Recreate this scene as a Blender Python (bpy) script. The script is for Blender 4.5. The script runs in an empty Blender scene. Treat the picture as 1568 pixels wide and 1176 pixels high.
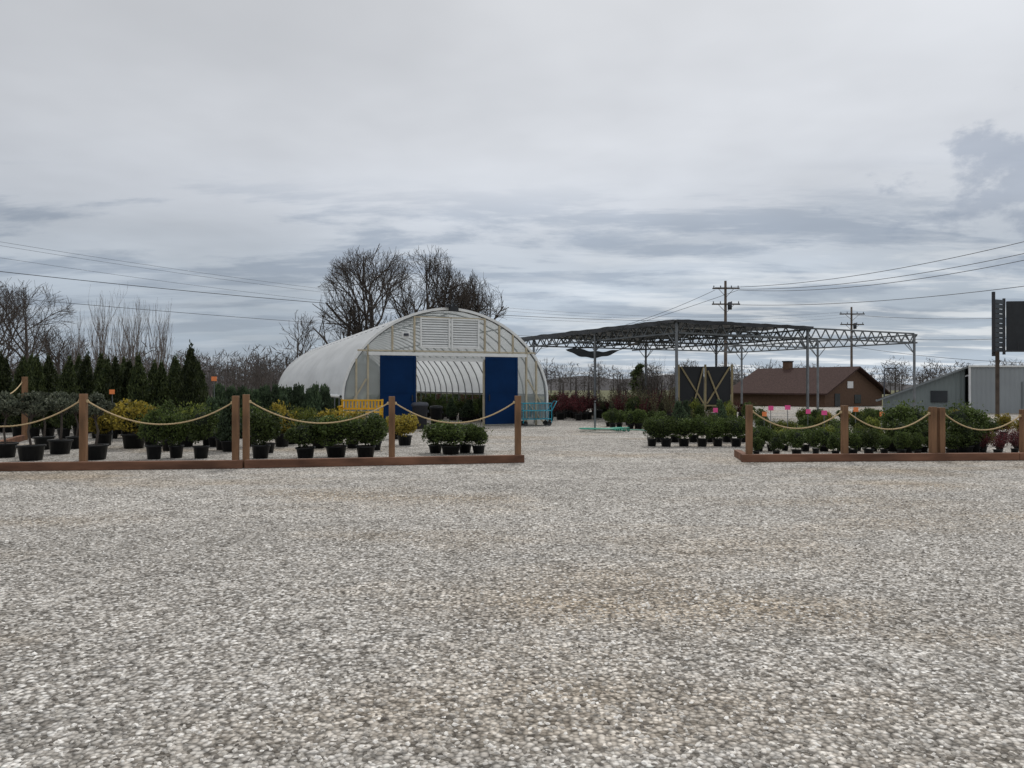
import bpy, math, random
import numpy as np
from mathutils import Vector, Matrix
random.seed(7); rng=np.random.default_rng(7)
scene=bpy.context.scene
F=1178.0; CX=784.0; HZ=592.0; CH=1.6
# survey helpers: bearing/elevation readings + real distance -> world metres
def X(u,d): return (u-CX)/F*d
def Z(v,d): return CH-(v-HZ)/F*d
def P(u,v,d): return Vector((X(u,d),d,Z(v,d)))

# ------------------------------------------------------------ materials
def newmat(name):
    m=bpy.data.materials.new(name); m.use_nodes=True
    nt=m.node_tree; return m,nt,nt.nodes['Principled BSDF']
def mat(name,col,rough=.7,var=.15,scale=4,bump=0,metal=0,stretch=None,spec=.3):
    m,nt,b=newmat(name); N=nt.nodes; L=nt.links
    tc=N.new('ShaderNodeTexCoord'); mp=N.new('ShaderNodeMapping')
    if stretch: mp.inputs['Scale'].default_value=stretch
    L.new(tc.outputs['Object'],mp.inputs['Vector'])
    n=N.new('ShaderNodeTexNoise'); n.inputs['Scale'].default_value=scale; n.inputs['Detail'].default_value=6
    L.new(mp.outputs[0],n.inputs['Vector'])
    r=N.new('ShaderNodeValToRGB')
    c=np.array(col)
    r.color_ramp.elements[0].position=.3; r.color_ramp.elements[1].position=.7
    r.color_ramp.elements[0].color=(*np.clip(c*(1-var),0,1),1); r.color_ramp.elements[1].color=(*np.clip(c*(1+var),0,1),1)
    L.new(n.outputs['Fac'],r.inputs[0]); L.new(r.outputs[0],b.inputs['Base Color'])
    b.inputs['Roughness'].default_value=rough; b.inputs['Metallic'].default_value=metal
    b.inputs['Specular IOR Level'].default_value=spec
    if bump:
        bp=N.new('ShaderNodeBump'); bp.inputs['Strength'].default_value=bump; bp.inputs['Distance'].default_value=.02
        L.new(n.outputs['Fac'],bp.inputs['Height']); L.new(bp.outputs[0],b.inputs['Normal'])
    return m
def leafmat(name,c1,c2,transl=.3):
    m,nt,b=newmat(name); N=nt.nodes; L=nt.links
    g=N.new('ShaderNodeNewGeometry'); oi=N.new('ShaderNodeObjectInfo')
    tc=N.new('ShaderNodeTexCoord'); n=N.new('ShaderNodeTexNoise'); n.inputs['Scale'].default_value=5; L.new(tc.outputs['Object'],n.inputs['Vector'])
    a=N.new('ShaderNodeMath'); a.operation='MULTIPLY'; a.inputs[1].default_value=.5; L.new(g.outputs['Random Per Island'],a.inputs[0])
    s=N.new('ShaderNodeMath'); s.operation='MULTIPLY_ADD'; s.inputs[1].default_value=.7; L.new(n.outputs['Fac'],s.inputs[0]); L.new(a.outputs[0],s.inputs[2])
    r=N.new('ShaderNodeValToRGB'); r.color_ramp.elements[0].position=.3; r.color_ramp.elements[1].position=.85
    r.color_ramp.elements[0].color=(*c1,1); r.color_ramp.elements[1].color=(*c2,1); L.new(s.outputs[0],r.inputs[0])
    h=N.new('ShaderNodeHueSaturation'); L.new(r.outputs[0],h.inputs['Color'])
    mr=N.new('ShaderNodeMapRange'); mr.inputs['To Min'].default_value=.65; mr.inputs['To Max'].default_value=1.35; L.new(oi.outputs['Random'],mr.inputs['Value']); L.new(mr.outputs[0],h.inputs['Value'])
    L.new(h.outputs[0],b.inputs['Base Color']); b.inputs['Roughness'].default_value=.6; b.inputs['Specular IOR Level'].default_value=.25
    t=N.new('ShaderNodeBsdfTranslucent'); L.new(h.outputs[0],t.inputs['Color'])
    mx=N.new('ShaderNodeMixShader'); mx.inputs[0].default_value=transl
    L.new(b.outputs[0],mx.inputs[1]); L.new(t.outputs[0],mx.inputs[2]); L.new(mx.outputs[0],N['Material Output'].inputs[0])
    return m
M={}
M['wood']=mat('stained_cedar',(.20,.110,.058),.75,.4,6,.4,stretch=(1,1,.25))
M['beam']=mat('stained_beam',(.15,.074,.045),.8,.4,5,.4,stretch=(.25,1,1))
M['rope']=mat('manila_rope',(.50,.38,.22),.9,.25,60,.5)
M['pot']=mat('black_plastic',(.012,.013,.014),.45,.2,5)
M['soil']=mat('soil',(.06,.04,.025),.95,.4,30,.5)
M['bark']=mat('bark',(.070,.058,.050),.95,.3,6)
M['barkl']=mat('bark_pale',(.17,.145,.13),.95,.3,6)
M['steel']=mat('galvanised_steel',(.18,.19,.20),.5,.2,3,metal=.5)
M['truss']=mat('truss_steel',(.13,.14,.145),.55,.25,3,metal=.4)
M['stud']=mat('pine_stud',(.44,.385,.28),.7,.15,5)
M['white']=mat('white_paint',(.74,.75,.74),.5,.06,3)
M['blue']=mat('blue_paint',(.002,.022,.080),.75,.12,2,spec=.12)
M['dark']=mat('dark_metal',(.02,.022,.025),.5,.2,3)
M['yellow']=mat('yellow_paint',(.62,.36,.02),.5,.1,3)
M['teal']=mat('teal_paint',(.02,.26,.36),.5,.1,3)
M['hose']=mat('green_hose',(.02,.25,.17),.45,.1,3)
M['grey']=mat('grey_plastic',(.05,.055,.07),.5,.1,3)
M['pole']=mat('utility_pole_wood',(.085,.065,.052),.9,.25,3)
M['tan']=mat('tan_timber',(.36,.29,.16),.7,.15,5)
M['pink']=mat('pink_tag',(.80,.10,.30),.5,.05,3)
M['orange']=mat('orange_tag',(.80,.24,.08),.5,.05,3)
M['roof_brown']=mat('brown_shingles',(.058,.036,.032),.9,.3,8,.3,spec=.1)
M['brick']=mat('brown_siding',(.11,.065,.043),.9,.2,6,.2)
M['roofgrey']=mat('metal_roof',(.20,.22,.23),.6,.08,1)
M['wire']=mat('wire_black',(.03,.03,.035),.6,.05,3)
M['sign']=mat('sign_white',(.7,.7,.7),.5,.05,3)
M['glass']=mat('dark_glass',(.03,.035,.04),.15,.1,3)
M['box']=leafmat('boxwood_leaf',(.018,.032,.009),(.105,.145,.038))
M['arb']=leafmat('arborvitae_leaf',(.012,.022,.008),(.068,.086,.028),.2)
M['jun']=leafmat('juniper_leaf',(.020,.036,.020),(.085,.125,.062),.2)
M['gold']=leafmat('golden_leaf',(.08,.072,.012),(.40,.31,.05))
M['lime']=leafmat('lime_leaf',(.05,.070,.015),(.25,.28,.055))
M['red']=leafmat('red_leaf',(.03,.010,.012),(.13,.028,.032))
M['pom']=leafmat('bluegreen_needle',(.030,.040,.028),(.16,.175,.12),.2)
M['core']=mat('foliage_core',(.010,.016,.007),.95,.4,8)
M['bud']=leafmat('budding_twig',(.06,.055,.03),(.15,.14,.07),.2)

def siding(name,col):
    m,nt,b=newmat(name);N=nt.nodes;L=nt.links
    tc=N.new('ShaderNodeTexCoord'); w=N.new('ShaderNodeTexWave'); w.inputs['Scale'].default_value=1.1; w.bands_direction='X'
    L.new(tc.outputs['Object'],w.inputs['Vector'])
    bp=N.new('ShaderNodeBump'); bp.inputs['Strength'].default_value=.6; bp.inputs['Distance'].default_value=.04
    L.new(w.outputs['Fac'],bp.inputs['Height']); L.new(bp.outputs[0],b.inputs['Normal'])
    n=N.new('ShaderNodeTexNoise'); n.inputs['Scale'].default_value=.8; L.new(tc.outputs['Object'],n.inputs['Vector'])
    r=N.new('ShaderNodeValToRGB'); c=np.array(col); r.color_ramp.elements[0].color=(*c*.88,1); r.color_ramp.elements[1].color=(*c*1.12,1)
    L.new(n.outputs['Fac'],r.inputs[0]); L.new(r.outputs[0],b.inputs['Base Color']); b.inputs['Roughness'].default_value=.55
    return m
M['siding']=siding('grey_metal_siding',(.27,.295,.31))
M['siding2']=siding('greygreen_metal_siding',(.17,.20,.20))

def film(name,col,tr,transp,var=.1):
    m,nt,b=newmat(name);N=nt.nodes;L=nt.links
    tc=N.new('ShaderNodeTexCoord'); n=N.new('ShaderNodeTexNoise'); n.inputs['Scale'].default_value=.9; n.inputs['Detail'].default_value=5
    mp=N.new('ShaderNodeMapping'); mp.inputs['Scale'].default_value=(1.5,.35,1.5); L.new(tc.outputs['Object'],mp.inputs[0]); L.new(mp.outputs[0],n.inputs['Vector'])
    r=N.new('ShaderNodeValToRGB'); c=np.array(col); r.color_ramp.elements[0].position=.3; r.color_ramp.elements[1].position=.7
    r.color_ramp.elements[0].color=(*c*(1-var),1); r.color_ramp.elements[1].color=(*np.minimum(c*(1+var),.95),1); L.new(n.outputs['Fac'],r.inputs[0])
    L.new(r.outputs[0],b.inputs['Base Color']); b.inputs['Roughness'].default_value=.4
    t=N.new('ShaderNodeBsdfTranslucent'); L.new(r.outputs[0],t.inputs[0])
    mx=N.new('ShaderNodeMixShader'); mx.inputs[0].default_value=tr; L.new(b.outputs[0],mx.inputs[1]); L.new(t.outputs[0],mx.inputs[2])
    if transp<=0:
        L.new(mx.outputs[0],N['Material Output'].inputs[0]); return m
    tp=N.new('ShaderNodeBsdfTransparent'); m2=N.new('ShaderNodeMixShader'); m2.inputs[0].default_value=transp
    L.new(mx.outputs[0],m2.inputs[1]); L.new(tp.outputs[0],m2.inputs[2]); L.new(m2.outputs[0],N['Material Output'].inputs[0])
    return m
M['film']=film('poly_film',(.82,.84,.85),.45,0)
M['poly']=film('clear_polycarbonate',(.50,.54,.53),.4,.45)
M['cloth']=film('black_shade_cloth',(.008,.009,.011),.03,.02)
M['cloth2']=film('black_mesh',(.010,.011,.013),.1,0)

# ------------------------------------------------------------ mesh builder
class MB:
    def __init__(s): s.v=[];s.f=[];s.m=[];s.mats=[];s.n=0;s.sm=[]
    def mi(s,k):
        if k not in s.mats: s.mats.append(k)
        return s.mats.index(k)
    def add(s,vs,fs,k,sm=False):
        i=s.mi(k); o=s.n; s.v.extend([tuple(a) for a in vs]); s.n+=len(vs)
        s.f.extend([tuple(a+o for a in f) for f in fs]); s.m.extend([i]*len(fs)); s.sm.extend([sm]*len(fs))
    def box(s,c,sz,k,rz=0):
        hx,hy,hz=sz[0]/2,sz[1]/2,sz[2]/2; ca,sa=math.cos(rz),math.sin(rz)
        vs=[]
        for z in(-hz,hz):
            for x,y in((-hx,-hy),(hx,-hy),(hx,hy),(-hx,hy)):
                vs.append((c[0]+x*ca-y*sa,c[1]+x*sa+y*ca,c[2]+z))
        s.add(vs,[(3,2,1,0),(4,5,6,7),(0,1,5,4),(1,2,6,5),(2,3,7,6),(3,0,4,7)],k)
    def beam(s,a,b,w,h,k):
        a=Vector(a);b=Vector(b);d=(b-a).normalized()
        up=Vector((0,0,1)) if abs(d.z)<.95 else Vector((0,1,0))
        r=d.cross(up).normalized(); q=r.cross(d).normalized()
        vs=[]
        for p in(a,b):
            for i,j in((-1,-1),(1,-1),(1,1),(-1,1)): vs.append(p+r*(i*w/2)+q*(j*h/2))
        s.add(vs,[(3,2,1,0),(4,5,6,7),(0,1,5,4),(1,2,6,5),(2,3,7,6),(3,0,4,7)],k)
    def tube(s,pts,rs,n,k,cap=False):
        pts=[Vector(p) for p in pts]
        if not hasattr(rs,'__len__'): rs=[rs]*len(pts)
        vs=[];fs=[]
        d=(pts[-1]-pts[0]).normalized(); up=Vector((0,0,1)) if abs(d.z)<.9 else Vector((1,0,0))
        for i,p in enumerate(pts):
            t=(pts[min(i+1,len(pts)-1)]-pts[max(i-1,0)]).normalized()
            r=t.cross(up).normalized(); q=r.cross(t)
            for j in range(n):
                a=2*math.pi*j/n; vs.append(p+r*(math.cos(a)*rs[i])+q*(math.sin(a)*rs[i]))
        for i in range(len(pts)-1):
            for j in range(n):
                fs.append((i*n+j,i*n+(j+1)%n,(i+1)*n+(j+1)%n,(i+1)*n+j))
        if cap: fs.append(tuple(range(n))); fs.append(tuple((len(pts)-1)*n+j for j in range(n)))
        s.add(vs,fs,k,True)
    def lathe(s,prof,c,k,n=14):
        vs=[];fs=[]
        for r,z in prof:
            for j in range(n):
                a=2*math.pi*j/n; vs.append((c[0]+r*math.cos(a),c[1]+r*math.sin(a),c[2]+z))
        for i in range(len(prof)-1):
            for j in range(n): fs.append((i*n+j,i*n+(j+1)%n,(i+1)*n+(j+1)%n,(i+1)*n+j))
        s.add(vs,fs,k,True)
    def leaves(s,pos,size,k,outward=None,up=0,asp=.55):
        n=len(pos); pos=np.asarray(pos,float)
        a=rng.normal(size=(n,3)); 
        a[:,2]+=up
        if outward is not None: a+=outward*.9
        a/=np.linalg.norm(a,axis=1)[:,None]
        b=np.cross(a,rng.normal(size=(n,3))); b/=np.linalg.norm(b,axis=1)[:,None]+1e-9
        sz=(size*(.6+.8*rng.random(n)))[:,None]
        v=np.stack([pos-a*sz,pos+b*sz*asp,pos+a*sz,pos-b*sz*asp],1).reshape(-1,3)
        i=s.mi(k); o=s.n; s.v.extend(map(tuple,v.tolist())); s.n+=4*n
        s.f.extend([(o+4*j,o+4*j+1,o+4*j+2,o+4*j+3) for j in range(n)]); s.m.extend([i]*n); s.sm.extend([False]*n)
    def mesh(s,name):
        me=bpy.data.meshes.new(name); me.from_pydata(s.v,[],s.f)
        for k in s.mats: me.materials.append(M[k])
        me.polygons.foreach_set('material_index',s.m); me.polygons.foreach_set('use_smooth',s.sm); me.update()
        return me
    def obj(s,name,parent=None,loc=(0,0,0),rz=0,bevel=0):
        o=bpy.data.objects.new(name,s.mesh(name)); scene.collection.objects.link(o)
        o.location=loc; o.rotation_euler[2]=rz
        if parent: o.parent=parent
        if bevel:
            b=o.modifiers.new('b','BEVEL'); b.width=bevel; b.segments=2
        return o
def empty(name,loc=(0,0,0),rz=0):
    e=bpy.data.objects.new(name,None); e.empty_display_size=.2; scene.collection.objects.link(e); e.location=loc; e.rotation_euler[2]=rz; return e

# ------------------------------------------------------------ ground
def gravelmat():
    m,nt,b=newmat('crushed_limestone');N=nt.nodes;L=nt.links
    tc=N.new('ShaderNodeTexCoord')
    v=N.new('ShaderNodeTexVoronoi'); v.inputs['Scale'].default_value=36; L.new(tc.outputs['Object'],v.inputs['Vector'])
    sp=N.new('ShaderNodeSeparateColor'); L.new(v.outputs['Color'],sp.inputs[0])
    r=N.new('ShaderNodeValToRGB'); e=r.color_ramp.elements
    e[0].position=0; e[0].color=(.155,.140,.120,1); e[1].position=1; e[1].color=(.86,.835,.79,1)
    for p,c in((.2,(.31,.285,.252)),(.5,(.485,.455,.412)),(.8,(.655,.625,.58))):
        x=e.new(p); x.color=(*c,1)
    L.new(sp.outputs[0],r.inputs[0])
    mr=N.new('ShaderNodeMapRange'); mr.inputs['From Min'].default_value=.35; mr.inputs['From Max'].default_value=.75; mr.inputs['To Min'].default_value=1; mr.inputs['To Max'].default_value=.40
    L.new(v.outputs['Distance'],mr.inputs[0])
    def noise(sc,det,st=(1,1,1),loc=(0,0,0)):
        mp=N.new('ShaderNodeMapping'); mp.inputs['Scale'].default_value=st; mp.inputs['Location'].default_value=loc; L.new(tc.outputs['Object'],mp.inputs[0])
        n=N.new('ShaderNodeTexNoise'); n.inputs['Scale'].default_value=sc; n.inputs['Detail'].default_value=det; L.new(mp.outputs[0],n.inputs['Vector']); return n
    n1=noise(.30,6,(.7,1.5,1),(4,2,0)); n2=noise(1.6,8); n3=noise(.35,5,(.5,1.2,1),(9,1,0)); n4=noise(6,6)
    def mrn(n,a,b_,c,d):
        q=N.new('ShaderNodeMapRange')
        for i,k in enumerate((a,b_,c,d)): q.inputs[i+1].default_value=k
        L.new(n.outputs['Fac'],q.inputs[0]); return q.outputs[0]
    def mul(a,c):
        q=N.new('ShaderNodeMath'); q.operation='MULTIPLY'; L.new(a,q.inputs[0]); L.new(c,q.inputs[1]); return q.outputs[0]
    val=mul(mul(mul(mr.outputs[0],mrn(n2,.3,.7,.80,1.16)),mrn(n3,.3,.7,.84,1.12)),mrn(n4,.3,.7,.82,1.16))
    hs=N.new('ShaderNodeHueSaturation'); L.new(r.outputs[0],hs.inputs['Color']); L.new(val,hs.inputs['Value'])
    tr=N.new('ShaderNodeValToRGB'); tr.color_ramp.elements[0].position=.50; tr.color_ramp.elements[0].color=(0,0,0,1); tr.color_ramp.elements[1].position=.70; tr.color_ramp.elements[1].color=(.85,.85,.85,1)
    L.new(n1.outputs['Fac'],tr.inputs[0])
    mx=N.new('ShaderNodeMix'); mx.data_type='RGBA'; mx.blend_type='MULTIPLY'; L.new(tr.outputs[0],mx.inputs['Factor']); L.new(hs.outputs[0],mx.inputs['A']); mx.inputs['B'].default_value=(.88,.76,.61,1)
    L.new(mx.outputs['Result'],b.inputs['Base Color'])
    b.inputs['Roughness'].default_value=.9; b.inputs['Specular IOR Level'].default_value=.2
    bp=N.new('ShaderNodeBump'); bp.invert=True; bp.inputs['Strength'].default_value=.9; bp.inputs['Distance'].default_value=.02; L.new(v.outputs['Distance'],bp.inputs['Height'])
    L.new(bp.outputs[0],b.inputs['Normal'])
    return m
M['gravel']=gravelmat()
M['grass']=mat('field_grass',(.10,.10,.045),.95,.4,.6,.3)
def sheet(name,x0,x1,y0,y1,z,k):
    b=MB(); b.add([(x0,y0,z),(x1,y0,z),(x1,y1,z),(x0,y1,z)],[(0,1,2,3)],k); return b.obj(name)
sheet('ground',-900,900,-300,1500,-.03,'grass')
sheet('gravel_lot',-60,60,-25,62,0,'gravel')

# loose stones
def stonemat():
    m,nt,b=newmat('limestone_chip');N=nt.nodes;L=nt.links
    oi=N.new('ShaderNodeObjectInfo'); r=N.new('ShaderNodeValToRGB'); e=r.color_ramp.elements
    e[0].position=0; e[0].color=(.14,.125,.11,1); e[1].position=1; e[1].color=(.86,.835,.79,1)
    for p,c in((.2,(.27,.25,.222)),(.5,(.43,.405,.365)),(.8,(.61,.58,.535))):
        x=e.new(p); x.color=(*c,1)
    L.new(oi.outputs['Random'],r.inputs[0]); L.new(r.outputs[0],b.inputs['Base Color']); b.inputs['Roughness'].default_value=.9; b.inputs['Specular IOR Level'].default_value=.2
    return m
M['stone']=stonemat()
b=MB(); b.add([(-4.5,1.8,-.004),(4.5,1.8,-.004),(9.5,12.5,-.004),(-9.5,12.5,-.004)],[(0,1,2,3)],'gravel')
st=b.obj('gravel_stones')
ng=bpy.data.node_groups.new('scatter','GeometryNodeTree')
ng.interface.new_socket('Geometry',in_out='INPUT',socket_type='NodeSocketGeometry'); ng.interface.new_socket('Geometry',in_out='OUTPUT',socket_type='NodeSocketGeometry')
N=ng.nodes; L=ng.links
gi=N.new('NodeGroupInput'); go=N.new('NodeGroupOutput')
dp=N.new('GeometryNodeDistributePointsOnFaces'); ps=N.new('GeometryNodeInputPosition'); sx=N.new('ShaderNodeSeparateXYZ'); L.new(ps.outputs[0],sx.inputs[0])
mr=N.new('ShaderNodeMapRange'); mr.inputs['From Min'].default_value=3; mr.inputs['From Max'].default_value=12.5; mr.inputs['To Min'].default_value=1000; mr.inputs['To Max'].default_value=30
L.new(sx.outputs['Y'],mr.inputs['Value']); L.new(mr.outputs['Result'],dp.inputs['Density']); L.new(gi.outputs[0],dp.inputs['Mesh'])
ico=N.new('GeometryNodeMeshIcoSphere'); ico.inputs['Radius'].default_value=1; ico.inputs['Subdivisions'].default_value=1
sm=N.new('GeometryNodeSetMaterial'); sm.inputs['Material'].default_value=M['stone']; L.new(ico.outputs[0],sm.inputs[0])
ip=N.new('GeometryNodeInstanceOnPoints'); L.new(dp.outputs['Points'],ip.inputs['Points']); L.new(sm.outputs[0],ip.inputs['Instance'])
rr=N.new('FunctionNodeRandomValue'); rr.data_type='FLOAT_VECTOR'; rr.inputs[0].default_value=(-.5,-.5,0); rr.inputs[1].default_value=(.5,.5,6.28)
L.new(rr.outputs[0],ip.inputs['Rotation'])
rs=N.new('FunctionNodeRandomValue'); rs.data_type='FLOAT_VECTOR'; rs.inputs[0].default_value=(.007,.006,.005); rs.inputs[1].default_value=(.025,.018,.015)
L.new(rs.outputs[0],ip.inputs['Scale']); L.new(ip.outputs[0],go.inputs[0])
md=st.modifiers.new('scatter','NODES'); md.node_group=ng

# ------------------------------------------------------------ rope fences
def rope_pts(a,b,sag,n=22):
    a=Vector(a);b=Vector(b); out=[]
    for i in range(n+1):
        t=i/n; p=a.lerp(b,t); p.z-=sag*4*t*(1-t); out.append(p)
    return out
def fence(name,beams,posts,ropes,ph):
    e=empty(name)
    bb=MB()
    for a,c in beams:
        bb.beam((a[0],a[1],.08),(c[0],c[1],.08),.14,.16,'beam')
    bb.obj('base_timber',e,bevel=.01)
    for i,(x,y,h,rz) in enumerate(posts):
        q=MB(); q.box((0,0,h/2),(.122,.122,h),'wood'); q.obj('post_%d'%(i+1),e,(x,y,0),rz+random.uniform(-.03,.03),bevel=.008)
    q=MB()
    for i,(a,c,sag) in enumerate(ropes):
        pts=rope_pts(a,c,sag); q.tube(pts,.015,6,'rope')
        sp=[]
        for j in range(len(pts)*6-5):
            t=j/6; k=min(int(t),len(pts)-2); p=pts[k].lerp(pts[k+1],t-k)
            an=j*1.9; sp.append(p+Vector((0,math.cos(an)*.010,math.sin(an)*.010)))
        q.tube(sp,.009,4,'rope')
        for pe in(a,c): q.lathe([(.025,-.03),(.038,0),(.025,.03)],pe,'rope',8)
    q.obj('ropes',e)
    return e
def on(l,u):  # intersection of bearing u with plan line
    (x0,y0),(x1,y1)=l; k=(u-CX)/F
    t=(k*y0-x0)/((x1-x0)-k*(y1-y0)); return x0+t*(x1-x0),y0+t*(y1-y0)
A0=(.25,16.25);A1=(-5.25,15.12);A2=(-14.5,14.1)
lr=(A0,A1); ll=(A1,A2)
off=.15
def pst(l,u,vt):
    x,y=on(l,u); y+=off; return [x*(y/(y-off)),y,Z(vt,y),math.atan2(l[0][1]-l[1][1],l[0][0]-l[1][0])]
pl=[pst(ll,-125,601),pst(ll,128,603),pst(ll,361,606),pst(lr,377,604),pst(lr,600,607),pst(lr,793,606)]
def rp(p,q,sag): return ((p[0]+.07,p[1],p[2]-.14),(q[0]-.07,q[1],q[2]-.14),sag)
fence('rope_fence',[(A0,A1),((A1[0]-.02,A1[1]-.05),A2)],pl,[rp(pl[0],pl[1],.5),rp(pl[1],pl[2],.44),rp(pl[3],pl[4],.42),rp(pl[4],pl[5],.42)],1.2)
B0=(4.88,16.35);B1=(11.0,16.75);B2=(18,17.1)
rl=(B0,B1)
pr=[pst(rl,1147,620),pst(rl,1293,621),pst(rl,1428,623),pst(rl,1441,624),pst(rl,1567,627),pst((B1,B2),1720,629)]
fence('rope_fence',[(B0,B1),((B1[0]+.01,B1[1]),B2),((5.0,16.5),(5.15,17.6))],pr,[rp(pr[0],pr[1],.36),rp(pr[1],pr[2],.36),rp(pr[3],pr[4],.33),rp(pr[4],pr[5],.33)],1.1)
# side fence far left
pf=[[X(38,23),23,Z(577,23),0],[X(-25,19),19,Z(585,19),0]]
fence('rope_fence',[((pf[0][0],22.9),(pf[1][0],19))],pf,[rp(pf[1],pf[0],.3)],1.3)

# ------------------------------------------------------------ plants
def blob(n,r,c,squash=1,lump=.22,k=5,shell=.55):
    d=rng.normal(size=(n,3)); d/=np.linalg.norm(d,axis=1)[:,None]
    ks=rng.normal(size=(k,3)); ks/=np.linalg.norm(ks,axis=1)[:,None]
    w=np.max(np.clip(d@ks.T,0,1)**4,axis=1)
    rad=r*(1-lump+lump*w*1.6)*(shell+(1-shell)*rng.random(n)**.5)
    p=d*rad[:,None]; p[:,2]*=squash
    return p+np.array(c),d
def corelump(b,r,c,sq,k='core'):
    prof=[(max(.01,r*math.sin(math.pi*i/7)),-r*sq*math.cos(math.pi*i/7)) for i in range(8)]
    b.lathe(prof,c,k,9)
def pot(b,r=.22,h=.30,c=(0,0,0)):
    b.lathe([(.001,0.002),(r*.78,.002),(r*.95,h*.88),(r*1.05,h*.88),(r*1.06,h),(r*.96,h),(r*.95,h*.93)],c,'pot')
    b.lathe([(r*.95,h*.92),(.001,h*.95)],c,'soil')
def v_box(k='box',n=1700,sq=1.0,ls=.030):
    b=MB(); pot(b,.19,.27)
    c=(0,0,.26+.34*sq)
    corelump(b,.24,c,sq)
    for j in range(8):
        a=rng.random()*6.28; rr=.17+.09*rng.random(); z=(rng.random()-.4)*.42*sq
        p,d=blob(n//7,.15+.08*rng.random(),(math.cos(a)*rr,math.sin(a)*rr,c[2]+z),1); b.leaves(p,ls,k,d)
    p,d=blob(n//2,.34,c,sq,.3,9,.75); b.leaves(p,ls,k,d)
    d=rng.normal(size=(90,3)); d[:,2]=abs(d[:,2]); d/=np.linalg.norm(d,axis=1)[:,None]
    b.leaves(np.array(c)+d*np.array([.40,.40,.43*sq])*rng.uniform(.9,1.1,(90,1)),ls,k,d,up=1)
    return b
def v_loose(k,n=900):
    b=MB(); pot(b)
    for j in range(16):
        a=rng.random()*6.28; t=.15+rng.random()*.45; h=.35+rng.random()*.5
        e=Vector((math.cos(a)*t,math.sin(a)*t,.3+h)); b.tube([(0,0,.28),e*.5+Vector((0,0,.17)),e],[.008,.006,.003],3,'bark')
        pts=np.array([list(Vector((0,0,.3)).lerp(e,s)) for s in .3+.7*rng.random(n//16)])+rng.normal(size=(n//16,3))*.05
        b.leaves(pts,.03,k)
    return b
def v_cone(k,h,r,n,ls,upv=2.0,pottop=True,top=1.0):
    b=MB()
    if pottop: pot(b,.24,.34)
    z0=.3
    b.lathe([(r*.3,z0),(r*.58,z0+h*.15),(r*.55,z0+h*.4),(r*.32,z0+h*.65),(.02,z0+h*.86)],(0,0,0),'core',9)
    lx,ly=rng.normal()*.06,rng.normal()*.06
    t=rng.random(n)**.9; a=rng.random(n)*6.28
    w=rng.uniform(.85,1.0); prof=np.interp(t,[0,.12,.35,.6,.8,1],[.5,.92,1,.8*w,.5*w,.08*top])
    p1,p2,p3=rng.random(3)*6
    lump=1+.16*np.sin(a*3+t*9+p1)+.16*np.sin(a*5-t*17+p2)+.10*np.sin(t*40+a*2+p3)+.12*rng.normal(size=n)
    rad=r*prof*lump*(.68+.32*rng.random(n)**.5)
    p=np.stack([np.cos(a)*rad+lx*t*h,np.sin(a)*rad+ly*t*h,z0+t*h*(1+.04*rng.normal(size=n))],1)
    d=np.stack([np.cos(a),np.sin(a),0*a],1)
    b.leaves(p,ls,k,d*.6,up=upv,asp=.4)
    return b
def v_pom():
    b=MB(); pot(b,.27,.32)
    b.tube([(0,0,.3),(.05,.02,.6),(-.02,0,.9),(.0,0,1.2)],[.03,.026,.022,.02],6,'bark')
    for c,r in(((.0,0,1.28),.22),((.3,.02,1.14),.19),((-.28,.05,1.16),.2),((.12,-.22,1.1),.18),((-.1,.22,1.05),.17),((-.14,-.1,1.0),.15)):
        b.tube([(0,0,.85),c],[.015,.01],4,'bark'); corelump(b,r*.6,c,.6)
        p,d=blob(420,r*1.08,c,.62,.35,6,.5); b.leaves(p,.03,'pom',d,up=.8)
    return b
VAR={}
VAR['box']=[v_box().mesh('boxwood') for _ in range(4)]
VAR['boxtall']=[v_box(sq=1.3).mesh('boxwood_tall') for _ in range(3)]
VAR['gold']=[v_box('gold',1500,.8).mesh('golden_shrub') for _ in range(3)]
VAR['lime']=[v_box('lime',1400,.9).mesh('lime_shrub') for _ in range(2)]
VAR['red']=[v_loose('red',1100).mesh('red_shrub') for _ in range(2)]
VAR['bud']=[v_loose('bud',500).mesh('budding_shrub') for _ in range(2)]
VAR['arb']=[v_cone('arb',2.2,.42,4600,.05).mesh('arborvitae') for _ in range(5)]
VAR['jun']=[v_cone('jun',1.25,.32,2200,.05,2.5,top=4).mesh('juniper') for _ in range(3)]
VAR['pom']=[v_pom().mesh('topiary') for _ in range(3)]
HT={'box':.94,'boxtall':1.05,'gold':.82,'lime':.88,'red':1.1,'bud':1.1,'arb':2.55,'jun':1.6,'pom':1.42}
WD={'box':.74,'boxtall':.74,'gold':.74,'lime':.74,'red':1.0,'bud':1.0,'arb':.9,'jun':.66,'pom':1.0}
NAME={'box':'potted_boxwood_shrub','boxtall':'potted_boxwood_shrub','gold':'potted_golden_shrub','lime':'potted_lime_shrub','red':'potted_red_shrub','bud':'potted_budding_shrub','arb':'potted_arborvitae_tree','jun':'potted_juniper_shrub','pom':'potted_topiary_tree'}
def plant(kind,x,y,h,w,z=0):
    o=bpy.data.objects.new(NAME[kind],random.choice(VAR[kind])); scene.collection.objects.link(o)
    o.location=(x,y,z); o.rotation_euler=(random.uniform(-.04,.04),random.uniform(-.04,.04),random.random()*6.28)
    s=w/WD[kind]; o.scale=(s,s,h/HT[kind]); return o
def pu(kind,u,d,vtop,wpx):
    plant(kind,X(u,d),d,Z(vtop,d),wpx/F*d)
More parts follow.
